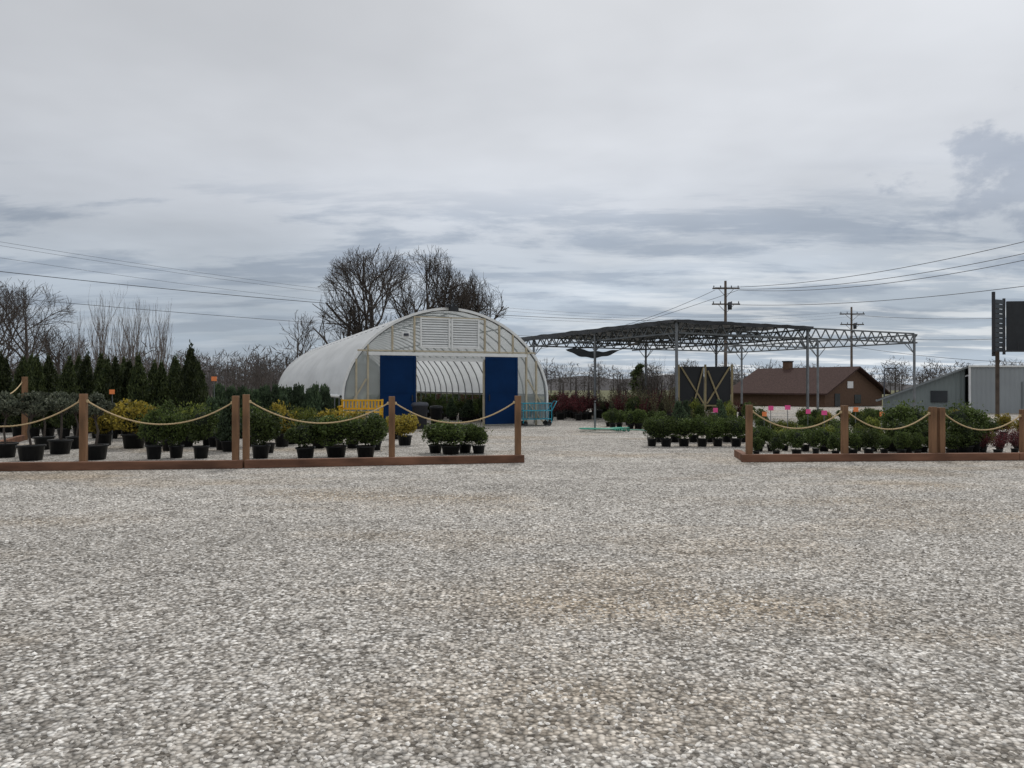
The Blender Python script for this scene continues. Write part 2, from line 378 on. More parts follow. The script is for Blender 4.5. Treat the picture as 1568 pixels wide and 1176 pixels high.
# left bed
for a in [('pom',48,16.7,600,72),('pom',147,16.9,602,66),('pom',8,17.4,600,62),('pom',92,18.3,598,62),('pom',68,19.6,600,54),('pom',118,19.9,602,52),('box',236,17.0,628,46),('box',270,17.3,634,42),('boxtall',308,17.2,628,46),('box',399,17.2,630,54),('boxtall',410,18.6,634,42),('box',468,17.3,644,56),('box',515,17.5,639,64),('box',560,17.4,638,58),('box',667,18.6,650,42),('box',690,18.2,647,58),('box',712,18.7,650,40),('box',733,18.4,652,40),
 ('gold',205,20,620,68),('gold',160,21,628,46),('gold',232,21,628,44),('lime',285,20.5,622,46),('lime',320,21,626,42),('gold',432,20.5,621,46),('lime',446,21.5,626,38),('gold',505,21,630,50),('gold',540,22,632,44),('gold',620,21,637,44),('gold',606,23.5,638,38),
 ('boxtall',258,19.2,622,40),('box',340,19.5,630,40),('jun',352,19,612,36),('box',488,20,640,42),('box',540,20,642,40),('box',575,19.4,643,36),('lime',475,22.5,628,34),('boxtall',385,20.6,624,36),('box',290,22.3,624,34),('box',250,22.5,626,36),('jun',330,20.5,610,32)]: pu(*a)
# arborvitae rows
for i,(u,v,w) in enumerate([(28,556,34),(52,549,32),(74,563,36),(98,550,34),(122,545,36),(150,560,38),(172,551,34),(196,556,38),(214,547,34),(243,558,36),(262,552,36),(281,566,34),(302,572,34)]):
    pu('arb',u,24+random.uniform(-.6,.6),v,w)
for i in range(16):
    u=-30+i*21+random.uniform(-8,8); pu('arb',u,26.5+random.uniform(-.6,.6),random.uniform(545,576),random.uniform(28,38))
for i in range(10): pu('arb',-70+i*38,29,random.uniform(545,568),34)
pu('arb',291,23.2,534,38); pu('arb',308,27,556,30)
for i in range(18):
    u=335+i*9.6; pu('jun',u,24.5+random.uniform(-.8,.8),random.uniform(588,606),random.uniform(22,28))
for i in range(14):
    u=342+i*11.5; pu('jun',u,27+random.uniform(-.8,.8),random.uniform(588,600),random.uniform(20,26))
for i in range(8): pu(random.choice(['box','gold','pom']),-40-i*30,17+random.random()*5,625,40)
# middle group
for i,u in enumerate([998,1020,1047,1075,1099,1127]): pu('box',u,20.7-.15*(i%2),random.choice([640,643,646]),33+random.uniform(-4,4))
for i,u in enumerate([1010,1034,1062,1088,1113,1136]): pu('box',u,22.2,random.choice([638,644]),32)
# right bed
for r,(d,vt) in enumerate([(17.9,(658,672)),(19.1,(655,664)),(20.6,(648,657)),(23.2,(637,648))]):
    u=1158+r*3
    while u<1620:
        k=random.choice(['box','boxtall','box','box','lime'] if r<2 else ['lime','box','lime','box','gold'])
        if u>1505 and r<3: k='red'
        pu(k,u,d+random.uniform(-.25,.25),random.uniform(*vt),random.uniform(20,31)); u+=random.uniform(20,31)
for a in [('boxtall',1372,19.0,626,48),('boxtall',1398,19.3,624,48),('box',1385,18.4,643,50),('boxtall',1466,18.6,627,48),('boxtall',1490,18.8,629,46),('box',1478,18.0,645,46)]: pu(*a)
# mid-distance stock
for i in range(26):
    d=random.uniform(36,46); pu('red',random.uniform(838,905),d,random.uniform(600,610),random.uniform(20,34))
for i in range(64):
    d=random.uniform(31,46); k=random.choice(['bud','bud','jun','box','bud','bud','red']); pu(k,random.uniform(935 if d<35 else 905,1035),d,random.uniform(588,612) if k in('bud','red') else random.uniform(608,624),random.uniform(16,28))
for i in range(32):
    d=random.uniform(27,46); k=random.choice(['bud','box','lime','bud','jun','red']); pu(k,random.uniform(1035,1150),d,random.uniform(612,626),random.uniform(16,26))
for i in range(40):
    d=random.uniform(27,36); k=random.choice(['bud','box','lime','gold','box']); pu(k,random.uniform(1150,1480),d,random.uniform(626,633),random.uniform(14,22))
for i in range(12): pu('box',random.uniform(925,1010),random.uniform(29,32),random.uniform(626,632),20)

# plant tags on stakes
for u,v,k in [(1180,625,'pink'),(1206,624,'pink'),(1237,630,'pink'),(1262,632,'pink'),(1310,627,'orange'),(1350,634,'orange'),(1095,628,'pink'),(1170,634,'orange'),(1290,633,'pink'),(328,580,'orange'),(172,600,'orange')]:
    d=22.3; q=MB(); z=Z(v,d); q.tube([(0,0,0),(0,0,z)],.010,4,'steel'); q.box((0,-.018,z),(.15,.012,.13),k); q.obj('plant_tag',None,(X(u,d),d,0),random.uniform(-.4,.4))

# ------------------------------------------------------------ greenhouse
TH=math.radians(21.5)
gh=empty('greenhouse',(-2.5,30.9,0),TH)
HW=4.25; EV=1.25; HH=3.47; LEN=30.0
def arch(t,s=1.0):
    c,sn=math.cos(t),math.sin(t); e=2/1.87
    return (HW*s*math.copysign(abs(c)**e,c),EV+HH*s*abs(sn)**e)
NA=28; bays=25; sub=4
q=MB(); vs=[];fs=[]
ny=bays*sub
for j in range(ny+1):
    y=LEN*j/ny; ph=(j%sub)/sub; s=1.0+.014*math.sin(ph*math.pi)
    for i in range(NA+1):
        x,z=arch(math.pi*i/NA,s); vs.append((x,y,z))
for j in range(ny):
    for i in range(NA):
        a=j*(NA+1)+i; fs.append((a,a+1,a+NA+2,a+NA+1))
q.add(vs,fs,'film',True); q.obj('roof_film',gh)
q=MB()
for j in range(bays+1):
    y=LEN*j/bays
    pts=[(HW*.99,y,0)]+[(arch(math.pi*i/20,.985)[0],y,arch(math.pi*i/20,.985)[1]) for i in range(21)]+[(-HW*.99,y,0)]
    q.tube(pts,.03,5,'steel')
for x,z in((0,EV+HH*.95),(2.4,EV+HH*.8),(-2.4,EV+HH*.8),(HW*.985,EV),(-HW*.985,EV)): q.beam((x,.1,z),(x,LEN,z),.05,.05,'steel')
for sx_ in(-1,1): q.tube([(sx_*(HW+.04),0.2,EV-.02),(sx_*(HW+.04),LEN,EV-.02)],.06,8,'white')
q.obj('hoops',gh)
def prof_z(x):
    r=min(1,abs(x)/HW); return EV+HH*(1-r**1.87)**(1/1.87)
def gable(y,open_,name):
    q=MB(); xs=np.linspace(-HW,HW,41)
    ed=sorted(set(list(np.round(xs,3))+[-1.42,1.42]))
    for a,c in zip(ed[:-1],ed[1:]):
        mid=(a+c)/2; z0=2.72 if(open_ and abs(mid)<1.42) else 0.02
        q.add([(a,y,z0),(c,y,z0),(c,y,prof_z(c)-.01),(a,y,prof_z(a)-.01)],[(0,1,2,3)],'poly')
    q.obj(name,gh)
gable(0,True,'front_gable_panel'); gable(LEN-.05,False,'rear_gable_panel')
q=MB()
yf=-.06
pts=[(HW,yf,0)]+[(arch(math.pi*i/32)[0],yf,arch(math.pi*i/32)[1]) for i in range(33)]+[(-HW,yf,0)]
for a,c in zip(pts[:-1],pts[1:]): q.beam(a,c,.07,.10,'white')
for x in(-3.75,-3.3,-2.35,-1.47,1.47,2.1,2.7,3.3,3.75): q.beam((x,yf,2.9 if abs(x)<3 else 0),(x,yf,prof_z(x)-.08),.07,.08,'stud')
for x in(-3.3,3.3): 
    q.beam((x,yf-.01,1.0),(x*1.25,yf-.01,.05),.05,.06,'stud')
    q.beam((x*1.02,yf-.01,1.9),(x*1.2,yf-.01,.9),.05,.06,'stud')
q.beam((-3.7,yf,3.0),(3.7,yf,3.0),.08,.06,'stud')
q.beam((-1.47,yf-.012,4.35),(1.47,yf-.012,4.35),.05,.06,'stud')
q.beam((-1.43,yf,0),(-1.43,yf,2.7),.08,.09,'stud'); q.beam((1.43,yf,0),(1.43,yf,2.7),.08,.09,'stud')
q.obj('gable_framing',gh)
q=MB(); q.beam((-3.3,yf-.12,2.88),(3.25,yf-.12,2.88),.1,.12,'white'); q.beam((-1.4,yf-.02,2.68),(1.4,yf-.02,2.68),.06,.14,'white'); q.obj('door_rail',gh)
for nm,x0 in(('door_left',-2.15),('door_right',2.15)):
    q=MB(); q.box((x0,yf-.13,1.44),(1.42,.05,2.74),'blue')
    for xx in(-.66,.66): q.box((x0+xx,yf-.165,1.44),(.09,.022,2.74),'blue')
    for zz in(.12,1.4,2.75): q.box((x0,yf-.163,zz),(1.22,.018,.09),'blue')
    q.box((x0-.55*(1 if x0>0 else -1),yf-.20,1.15),(.04,.05,.25),'dark'); q.obj(nm,gh)
q=MB()
for x0,x1 in((-1.22,-.06),(.06,1.18)):
    q.box(((x0+x1)/2,yf+.03,3.73),(x1-x0,.02,1.1),'roofgrey')
    for k in range(11):
        z=3.2+k*.098; q.add([(x0,yf-.06,z),(x1,yf-.06,z),(x1,yf-.005,z+.085),(x0,yf-.005,z+.085)],[(0,1,2,3)],'white')
    for a,c in(((x0,3.16),(x1,3.16)),((x0,4.30),(x1,4.30))): q.beam((a[0],yf-.05,a[1]),(c[0],yf-.05,c[1]),.06,.06,'white')
    for xx in(x0,x1): q.beam((xx,yf-.06,3.13),(xx,yf-.06,4.33),.06,.06,'white')
q.obj('gable_vents',gh)
q=MB(); q.box((-1.85,yf-.1,3.62),(.3,.18,.26),'white'); q.lathe([(.1,-.05),(.1,.05)],(-1.85,yf-.22,3.62),'grey',10); q.obj('vent_fan_box',gh)
q=MB(); q.box((.1,yf-.15,4.70),(.34,.2,.16),'dark',.2); q.box((.1,yf-.05,4.86),(.06,.2,.2),'dark'); q.box((-.12,yf-.1,4.82),(.2,.12,.1),'dark'); q.obj('flood_light',gh)
def gl(x,y): 
    c,s=math.cos(TH),math.sin(TH); return -2.5+x*c-y*s,30.9+x*s+y*c
for i in range(110):
    x=random.choice([-1,1,1])*random.uniform(1.2,3.8); y=random.uniform(2,27)
    wx,wy=gl(x,y); k=random.choice(['box','jun','bud','red','box','box']); plant(k,wx,wy,random.uniform(.5,1.1),random.uniform(.4,.7))
for i in range(70):
    wx,wy=gl(random.uniform(4.8,9),random.uniform(6,28)); plant(random.choice(['box','jun','red','box']),wx,wy,random.uniform(.8,1.4),random.uniform(.6,1.0))

# yellow bench
def bench():
    q=MB(); w=1.5
    for i in range(5): q.box((0,-.25+i*.11,.45),(w,.09,.03),'yellow')
    for i in range(2): q.box((0,.27,.56+i*.30),(w,.03,.06),'yellow')
    for i in range(13): q.box((-w/2+.06+i*(w-.12)/12,.275,.71),(.06,.02,.26),'yellow')
    for sx_ in(-1,1):
        x=sx_*(w/2-.04); q.box((x,-.27,.33),(.06,.06,.66),'yellow'); q.box((x,.3,.45),(.06,.05,.9),'yellow'); q.box((x+.001*sx_,-.0,.66),(.08,.62,.035),'yellow'); q.box((x,0,.38),(.05,.5,.06),'yellow')
    return q.obj('yellow_bench',None,(X(553,27.2),27.2,.25),.05)
bench()
q=MB(); q.box((0,0,.12),(2.0,1.0,.24),'soil'); q.obj('bench_platform',None,(X(553,27.2),27.2,0),.05)
# teal cart
q=MB()
for z in(.28,.62): 
    q.box((0,0,z),(1.2,.6,.03),'teal')
for x in(-.6,.6):
    for y in(-.3,.3): q.tube([(x,y,.12),(x,y,.92)],.018,6,'teal')
    q.tube([(x,-.3,.92),(x,.3,.92)],.018,6,'teal')
for y in(-.3,.3):
    q.tube([(-.6,y,.92),(.6,y,.92)],.018,6,'teal')
    for i in range(9): q.tube([(-.5+i*.125,y,.28),(-.5+i*.125,y,.92)],.008,4,'teal')
for x in(-.5,.5):
    for y in(-.27,.27):
        q.tube([(x,y-.025,.1),(x,y+.025,.1)],.1,12,'dark',True)
q.tube([(.6,-.3,.6),(.85,-.2,1.0),(.85,.2,1.0),(.6,.3,.6)],.018,6,'teal')
q.obj('garden_cart',None,(X(820,31.5),31.5,0),.25)
def bin_(u,d,k,r,h):
    q=MB(); q.lathe([(.001,.01),(r*.82,.01),(r*.95,h*.9),(r*1.08,h*.9),(r*1.08,h*.97),(r*.9,h*1.05),(.001,h*1.08)],(0,0,0),k,16); q.box((r*.9,0,h*.7),(.12,.05,.1),k); q.obj('trash_bin',None,(X(u,d),d,0))
bin_(643,29.2,'grey',.31,.95); bin_(668,32.5,'dark',.27,.75)
# hose coil + hydrant
q=MB(); pts=[]
for i in range(220):
    a=i*.24; r=.55+.18*math.sin(i*.07)+.1*random.random()*.3; pts.append((r*math.cos(a)*1.2,r*math.sin(a)*1.1,.03+.02*(i%26)/4))
pts+=[(1.0,.5,.03),(1.4,.3,.03),(1.6,-.2,.03)]
q.tube(pts,.018,5,'hose'); q.obj('garden_hose',None,(X(925,27.5),27.5,0))
q=MB(); q.tube([(0,0,0),(0,0,1.0)],.035,8,'steel'); q.tube([(0,0,1.0),(0,-.02,1.05),(0,-.16,1.02)],.03,6,'dark'); q.tube([(0,0,1.05),(.2,0,1.2)],.015,5,'dark'); q.obj('yard_hydrant',None,(X(911,28.5),28.5,0))

# ------------------------------------------------------------ shade structure
ss=empty('shade_structure',(7.06,33,0),math.radians(28))
B1_,B2_=8.0,6.2; H=4.4
def truss(q,a,b,dep,n,r=.028):
    a=Vector(a);b=Vector(b); dz=Vector((0,0,dep))
    q.beam(a,b,.07,.07,'truss'); q.beam(a-dz,b-dz,.07,.07,'truss')
    for i in range(n):
        p0=a.lerp(b,i/n); p1=a.lerp(b,(i+.5)/n); p2=a.lerp(b,(i+1)/n)
        q.beam(p0,p1-dz,r*1.6,r*1.6,'truss'); q.beam(p1-dz,p2,r*1.6,r*1.6,'truss')
q=MB()
for i in range(3):
    for j in range(3):
        x,y=i*B1_,j*B2_; q.tube([(x,y,0),(x,y,H-.02)],.065,8,'steel'); q.box((x,y,.02),(.3,.3,.04),'steel')
        for dx,dy in((1,0),(0,1),(-1,0),(0,-1)):
            if 0<=x+dx<=2*B1_ and 0<=y+dy<=2*B2_: q.beam((x+dx*.07,y+dy*.07,H-1.0),(x+dx*.55,y+dy*.55,H-.52),.03,.03,'steel')
q.obj('columns',ss)
q=MB()
for j in range(3): truss(q,(-.1,j*B2_+.09,H),(2*B1_+.1,j*B2_+.09,H),.48,24)
for i in range(3): truss(q,(i*B1_+.09,-.1,H-.07),(i*B1_+.09,2*B2_+1.5,H-.07),.42,20)
for j in(.5,1.5): truss(q,(0,j*B2_,H-.03),(B1_,j*B2_,H-.03),.4,12)
for i in(.5,): truss(q,(i*B1_,0,H-.1),(i*B1_,2*B2_+1.5,H-.1),.35,20)
q.obj('roof_trusses',ss)
q=MB(); nx,ny_=24,40; vs=[];fs=[]
for j in range(ny_+1):
    for i in range(nx+1):
        x=-.25+(B1_+.4)*i/nx; y=-.25+(2*B2_+1.9)*j/ny_
        z=H+.07+.06*abs(math.sin(x/2*math.pi+.4))*abs(math.sin(y/3.1*math.pi))+.015*math.sin(x*5.3+y*2)+.015*math.sin(y*4.1)
        vs.append((x,y,z))
for j in range(ny_):
    for i in range(nx): a=j*(nx+1)+i; fs.append((a,a+1,a+nx+2,a+nx+1))
q.add(vs,fs,'cloth',True)
def hang(pa,pb,n,f):
    vs=[];fs=[]
    for j in range(n+1):
        p=Vector(pa).lerp(Vector(pb),j/n)
        for k in range(4): vs.append((p.x+.04*math.sin(j*1.3+k),p.y+.04*math.cos(j*1.7),H+.06-k*f(j/n)/3))
    for j in range(n):
        for k in range(3): a=j*4+k; fs.append((a,a+1,a+5,a+4))
    q.add(vs,fs,'cloth',True)
hang((-.27,-.2,0),(-.27,14.0,0),50,lambda t:.10+.06*abs(math.sin(t*11))+.15*t)
hang((-.2,-.28,0),(8.1,-.28,0),30,lambda t:.10+.08*abs(math.sin(t*9)))
vs=[];fs=[]
for j in range(31):
    t=j/30
    for k in range(4):
        y=6.3+6.2*t; dz=.35+.62*math.sin(math.pi*t)**.8
        vs.append((2.2+k*.22,y,H-.25-dz*(1-.13*k)-.03*math.sin(j*.9)))
for j in range(30):
    for k in range(3): a=j*4+k; fs.append((a,a+1,a+5,a+4))
q.add(vs,fs,'cloth',True)
q.obj('shade_cloth',ss)

# trellis display rack
q=MB(); w=2.5; h=2.15
for x in(-w/2,0,w/2): q.box((x,0,h/2),(.09,.09,h),'tan'); 
for x0,x1 in((-w/2+.06,-.06),(.06,w/2-.06)):
    q.add([(x0,.05,.25),(x1,.05,.25),(x1,.05,h-.1),(x0,.05,h-.1)],[(0,1,2,3)],'cloth2')
q.beam((-w/2+.1,-.02,h-.1),(-.08,-.02,.3),.06,.07,'tan'); q.beam((.08,-.02,.3),(w/2-.1,-.02,h-.1),.06,.07,'tan')
q.beam((-.55,-.08,.3),(-.1,-.08,h-.1),.06,.07,'tan'); q.beam((.1,-.08,h-.3),(.7,-.08,.3),.06,.07,'tan')
q.beam((-w/2,-.0,.2),(w/2,-.0,.2),.1,.07,'tan')
for x in(-w/2,w/2): q.box((x,.0,-.2),(.09,.5,.1),'tan'); q.box((x,0,-.25),(.3,.7,.5),'dark')
q.obj('trellis_rack',None,(X(1080,36.5),36.5,0.5),-.05)

# ------------------------------------------------------------ buildings
hs=empty('brown_house',(24.4,60,0),math.radians(35))
Wd,Ln,Rz,Ez=8.2,8.9,3.12,1.15
q=MB(); q.add([(0,0,0),(Wd,0,0),(Wd,0,Ez),(Wd/2,0,Rz-.05),(0,0,Ez),(0,Ln,0),(Wd,Ln,0),(Wd,Ln,Ez),(Wd/2,Ln,Rz-.05),(0,Ln,Ez)],[(0,1,2,3,4),(9,8,7,6,5),(0,4,9,5),(1,6,7,2)],'brick'); q.obj('walls',hs)
q=MB()
for s_ in(0,1):
    xa=-.5 if s_==0 else Wd+.5; za=Ez-.2
    a=[(xa,-.5,za),(Wd/2,-.5,Rz),(Wd/2,Ln+.5,Rz),(xa,Ln+.5,za)]
    bq=[(x,y,z+.12) for x,y,z in a]
    q.add(a+bq,[(0,1,2,3),(7,6,5,4),(0,4,5,1),(3,2,6,7),(0,3,7,4)],'roof_brown')
q.obj('roof',hs)
q=MB(); q.box((Wd/2,Ln*.7,Rz+.2),(.6,.6,.9),'brick'); q.box((Wd/2,Ln*.7,Rz+.68),(.7,.7,.1),'dark'); q.obj('chimney',hs)
q=MB(); q.box((Wd*.42,-.03,1.75),(.8,.04,.55),'sign'); q.box((Wd*.55,-.03,.6),(.9,.04,.7),'glass'); q.box((Wd*.2,-.03,.55),(.7,.04,1.0),'glass'); q.obj('windows_and_sign',hs)
mb=empty('metal_building')
yb=46; xa=X(1484,yb); zt=Z(562,yb); xl=X(1352,yb+.4); zl=Z(608,yb+.4); SK=.66
q=MB(); 
def skbox(x0,x1,y0,dy,z0,z1,k):
    pts=[(x0,y0),(x1,y0),(x1+SK*dy,y0+dy),(x0+SK*dy,y0+dy)]
    q.add([(x,y,z0) for x,y in pts]+[(x,y,z1) for x,y in pts],[(3,2,1,0),(4,5,6,7),(0,1,5,4),(1,2,6,5),(2,3,7,6),(3,0,4,7)],k)
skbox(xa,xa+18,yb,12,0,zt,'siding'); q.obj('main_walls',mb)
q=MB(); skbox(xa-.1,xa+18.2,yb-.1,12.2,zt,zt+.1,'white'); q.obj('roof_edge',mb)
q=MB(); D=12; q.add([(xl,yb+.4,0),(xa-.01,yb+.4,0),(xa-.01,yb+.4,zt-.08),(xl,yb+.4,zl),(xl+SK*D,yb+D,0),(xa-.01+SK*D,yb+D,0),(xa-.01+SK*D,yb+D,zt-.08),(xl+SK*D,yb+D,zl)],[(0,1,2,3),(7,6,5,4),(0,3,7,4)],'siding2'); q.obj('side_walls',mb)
q=MB(); q.beam((xl-.5,yb+.2,zl-.22),(xa,yb+.2,zt+.0),.12,.10,'roofgrey')
q.add([(xl-.5,yb+.15,zl-.14),(xa,yb+.15,zt+.06),(xa+SK*D,yb+D,zt+.06),(xl-.5+SK*D,yb+D,zl-.14)],[(0,1,2,3)],'roofgrey'); q.obj('side_roof',mb)
q=MB(); q.box((xa+.02,yb-.02,zt/2),(.12,.06,zt),'sign'); q.box((xa+3.6,yb-.03,.95),(.9,.06,1.9),'roofgrey'); q.box((xa-1.6,yb+.36,1.0),(1.0,.05,.7),'glass'); q.obj('trim_and_openings',mb)
# billboard
q=MB(); d=40; x0=X(1520,d); 
zb0,zb1=Z(538,d),Z(460,d)
q.box((x0+3.3,d+.2,(zb0+zb1)/2),(4.6,.12,zb1-zb0),'dark',-.1)
q.box((x0+.05,d+.0,(zb0+zb1)/2+.1),(.12,.12,zb1-zb0+.7),'wire')
q.box((x0+.85,d+.4,(zb0+zb1)/2),(.1,.1,zb1-zb0+.3),'wire')
for k in range(11): q.beam((x0+.05,d,zb0+.1+k*.25),(x0+.85,d+.4,zb0+.1+k*.25),.05,.22,'glass')
q.beam((x0,d-.3,zb0),(x0+5,d-.3+.2,zb0),.5,.06,'wire')
for k in range(6): q.beam((x0+.2+k*.8,d-.5,zb0),(x0+.2+k*.8,d-.5,zb0+.4),.03,.03,'wire')
q.tube([(x0+.75,d+.8,0),(x0+.75,d+.8,zb1)],.10,8,'pole')
q.tube([(x0+3.4,d+.8,0),(x0+3.4,d+.8,zb1)],.12,8,'pole'); q.obj('billboard')
q=MB(); q.tube([(0,0,0),(0,0,Z(566,62)),(.4,0,Z(563,62))],.05,6,'grey'); q.box((.6,0,Z(564,62)),(.4,.2,.1),'grey'); q.obj('street_lamp',None,(X(1354,62),62,0))

# ------------------------------------------------------------ utility poles & wires
def upole(u,d,vt,arms):
    zt=Z(vt,d); q=MB(); q.tube([(0,0,0),(0,0,zt)],[.2,.13],8,'pole',True)
    for va,w in arms:
        z=Z(va,d); q.box((0,-.2,z),(w,.12,.14),'pole')
        for k in(-.45,-.2,.2,.45): q.lathe([(.04,0),(.06,.1),(.05,.22),(.001,.24)],(k*w,-.2,z+.07),'grey',6)
        q.beam((-w*.3,-.27,z),(0,-.27,z-.9),.04,.04,'pole'); q.beam((w*.3,-.27,z),(0,-.27,z-.9),.04,.04,'pole')
    q.lathe([(.001,-.4),(.22,-.4),(.24,.3),(.1,.42),(.001,.42)],(.42,-.1,zt-2.6),'grey',10)
    return q.obj('utility_pole',None,(X(u,d),d,0))
upole(1111,80,430,[(442,2.8),(466,2.9)]); upole(1304,105,470,[(481,3.4),(497,3.2)])
q=MB()
def wire(a,b,sag,r=.022): q.tube(rope_pts(P(*a),P(*b),sag,26),r,4,'wire')
for k,(v1,v2) in enumerate([(440,352),(442,372),(444,383)]): wire((1095+k*18,v1,80),(1640,v2,48),.9)
wire((1111,466,80),(1700,420,48),.7); wire((1095,444,80),(900,512,95),.5); wire((1131,444,80),(800,540,110),.5)
wire((1304,482,105),(1800,470,70),.8); wire((1304,515,105),(1700,510,60),.5); wire((1304,530,105),(1700,560,60),.5)
for k,(v1,v2) in enumerate([(350,462),(356,466),(376,470)]): wire((-120,v1,48),(1300,v2+15,105),2.6,.009)
wire((-120,402,45),(1111,492,80),.9,.020); wire((-120,444,45),(1304,522,105),1.2,.015)
q.obj('power_lines')

# ------------------------------------------------------------ bare trees
def bare(name,x,y,h,spread,k='bark',seed=1,levels=4,kids=(6,6,5,4),trunk=.25,upright=.0,r0=None,env=None,rmin=.0,ls=1.0):
    R=random.Random(seed); q=MB()
    r0=r0 or h*.018
    def rv(): return Vector((R.gauss(0,1),R.gauss(0,1),R.gauss(0,1)))
    wob=[R.uniform(0,6.28) for _ in range(3)]
    def inside(p):
        if not env: return True
        c,rx,rz=env; a=math.atan2(p.y,p.x); e=math.atan2(p.z-c*h,math.hypot(p.x,p.y)+.01)
        lim=1+.13*math.sin(3*a+wob[0]+2*e)+.10*math.sin(7*a+wob[1]+5*e)
        return ((p.x**2+p.y**2)/(rx*h)**2+((p.z-c*h)/(rz*h))**2)<lim*lim or p.z<c*h*.6
    def grow(p,d,l,r,lv):
        n=4 if lv<2 else 3 if lv<3 else 2
        pts=[p];rs=[max(r,rmin)]; dd=d.copy()
        for i in range(n):
            dd=(dd+rv()*(.15 if lv else .05)+Vector((0,0,.10+upright*.2))).normalized(); np_=p+dd*(l/n)
            if not inside(np_): break
            p=np_; pts.append(p); rs.append(max(rmin,r*(1-.62*(i+1)/n)))
        if len(pts)<2: return
        n=len(pts)-1
        q.tube(pts,rs,6 if lv<2 else 4 if lv<3 else 3,k)
        if lv>=levels: return
        m=kids[min(lv,len(kids)-1)]
        for i in range(m):
            t=(trunk if lv==0 else .22)+(1-(trunk if lv==0 else .22))*(i+R.random())/m
            t=min(t,.99)*n; j=min(int(t),n-1); pp=pts[j].lerp(pts[j+1],t-j); rr=rs[j]+(rs[j+1]-rs[j])*(t-j)
            ax=(pts[j+1]-pts[j]).normalized(); perp=rv().cross(ax).normalized()
            ang=(.68 if lv==0 else .60)*spread*(1-.35*upright)+R.uniform(-.12,.15)
            nd=(ax*math.cos(ang)+perp*math.sin(ang)).normalized()
            grow(pp,nd,ls*l*(.70 if lv==0 else .58)*R.uniform(.75,1.1)*(1.15-.35*t/n),rr*.62,lv+1)
    grow(Vector((0,0,0)),Vector((0,0,1)),h*.72,r0,0)
    return q.obj(name,None,(x,y,0))
for i,(u,d,vt,rx) in enumerate([(578,66,384,.37),(655,70,386,.32),(718,72,418,.29),(527,64,446,.34),(622,76,415,.3),(690,76,425,.3)]):
    bare('bare_oak_tree',X(u,d),d,Z(vt,d),1.05,seed=11+i,levels=4,kids=(10,7,6,5) if i<3 else (7,5,5,3),r0=.30,env=(.62,rx,.38),rmin=.0125,trunk=.2,ls=1.16)
bare('bare_young_tree',X(456,58),58,Z(478,58),1.0,seed=31,levels=3,kids=(8,6,5),r0=.1,rmin=.012,env=(.6,.25,.42))
for i,(u,d,vt) in enumerate([(40,45,432),(-20,42,428),(88,52,500),(5,50,460)]): bare('bare_maple_tree',X(u,d),d,Z(vt,d),1.0,seed=40+i,levels=4,kids=(9,7,5,4),r0=.14,env=(.6,.36,.40),rmin=.0075,trunk=.2,ls=1.12)
for i,(u,d,vt) in enumerate([(150,33,472),(163,34,484),(200,33,478),(213,34,490),(240,34,490),(252,35,502),(120,36,508),(185,36,503)]): bare('bare_poplar_tree',X(u,d),d,Z(vt,d)*.98,.55,k='barkl',seed=60+i,levels=3,kids=(12,5,2),upright=1.6,r0=.045,trunk=.15,rmin=.003)
for i in range(12):
    d=random.uniform(32,44); bare('bare_sapling_tree',X(random.uniform(915,1030),d),d,Z(random.uniform(560,590),d),.8,k='bark',seed=90+i,levels=3,kids=(7,5,3),upright=.6,r0=.03)
for i in range(8):
    d=random.uniform(26,34); bare('bare_sapling_tree',X(random.uniform(280,430),d+8),d+8,Z(random.uniform(545,575),d+8),.8,seed=120+i,levels=3,kids=(7,5,3),upright=.3,r0=.035)

# distant tree line
M['far']=mat('distant_twigs',(.10,.088,.085),.95,.3,.05)
M['farhill']=mat('distant_wood_mass',(.075,.072,.075),1,.3,.05)
q=MB()
def farband(x0,x1,y0,y1,h0,h1,n,m=170,ls=.075):
    for i in range(n):
        x=random.uniform(x0,x1); y=random.uniform(y0,y1); h=random.uniform(h0,h1)
        q.tube([(x,y,0),(x,y,h*.7)],[.2,.08],3,'far')
        c=np.array([x,y,h*.55]); d_=rng.normal(size=(m,3)); d_/=np.linalg.norm(d_,axis=1)[:,None]
        p=c+d_*np.array([h*.38,h*.38,h*.42])*(rng.random((m,1))**.4)
        q.leaves(p,h*ls,'far',d_*.8,up=.8,asp=.09)
farband(-160,-25,110,150,6,9,140); farband(-120,260,170,230,5,9.5,300,190,.085); farband(-25,20,75,85,2.5,3.6,30); farband(-75,-14,58,75,3.6,5.2,90,240,.05)
q.obj('distant_tree_line')
# low wooded ridge at the horizon
q=MB(); vs=[];fs=[]; n=240
for i in range(n+1):
    x=-420+900*i/n; h=4.2+1.6*math.sin(i*.11)+.9*math.sin(i*.53+1)+.5*random.random()
    vs+=[(x,330,-.02),(x,345,h),(x,420,-.02)]
for i in range(n):
    for k in range(2): a=i*3+k; fs.append((a,a+3,a+4,a+1))
q.add(vs,fs,'farhill',True); q.obj('hill')
b=MB()
b.tube([(0,0,0),(0,0,3.6)],[.2,.08],6,'bark')
for j in range(12):
    t=j/11; p,d_=blob(260,1.15*(1-.6*t),(rng.normal()*.25,rng.normal()*.25,1.2+t*3.0),.7,.4); b.leaves(p,.17,'arb',d_)
b.obj('cedar_tree',None,(X(980,100),100,0)) 
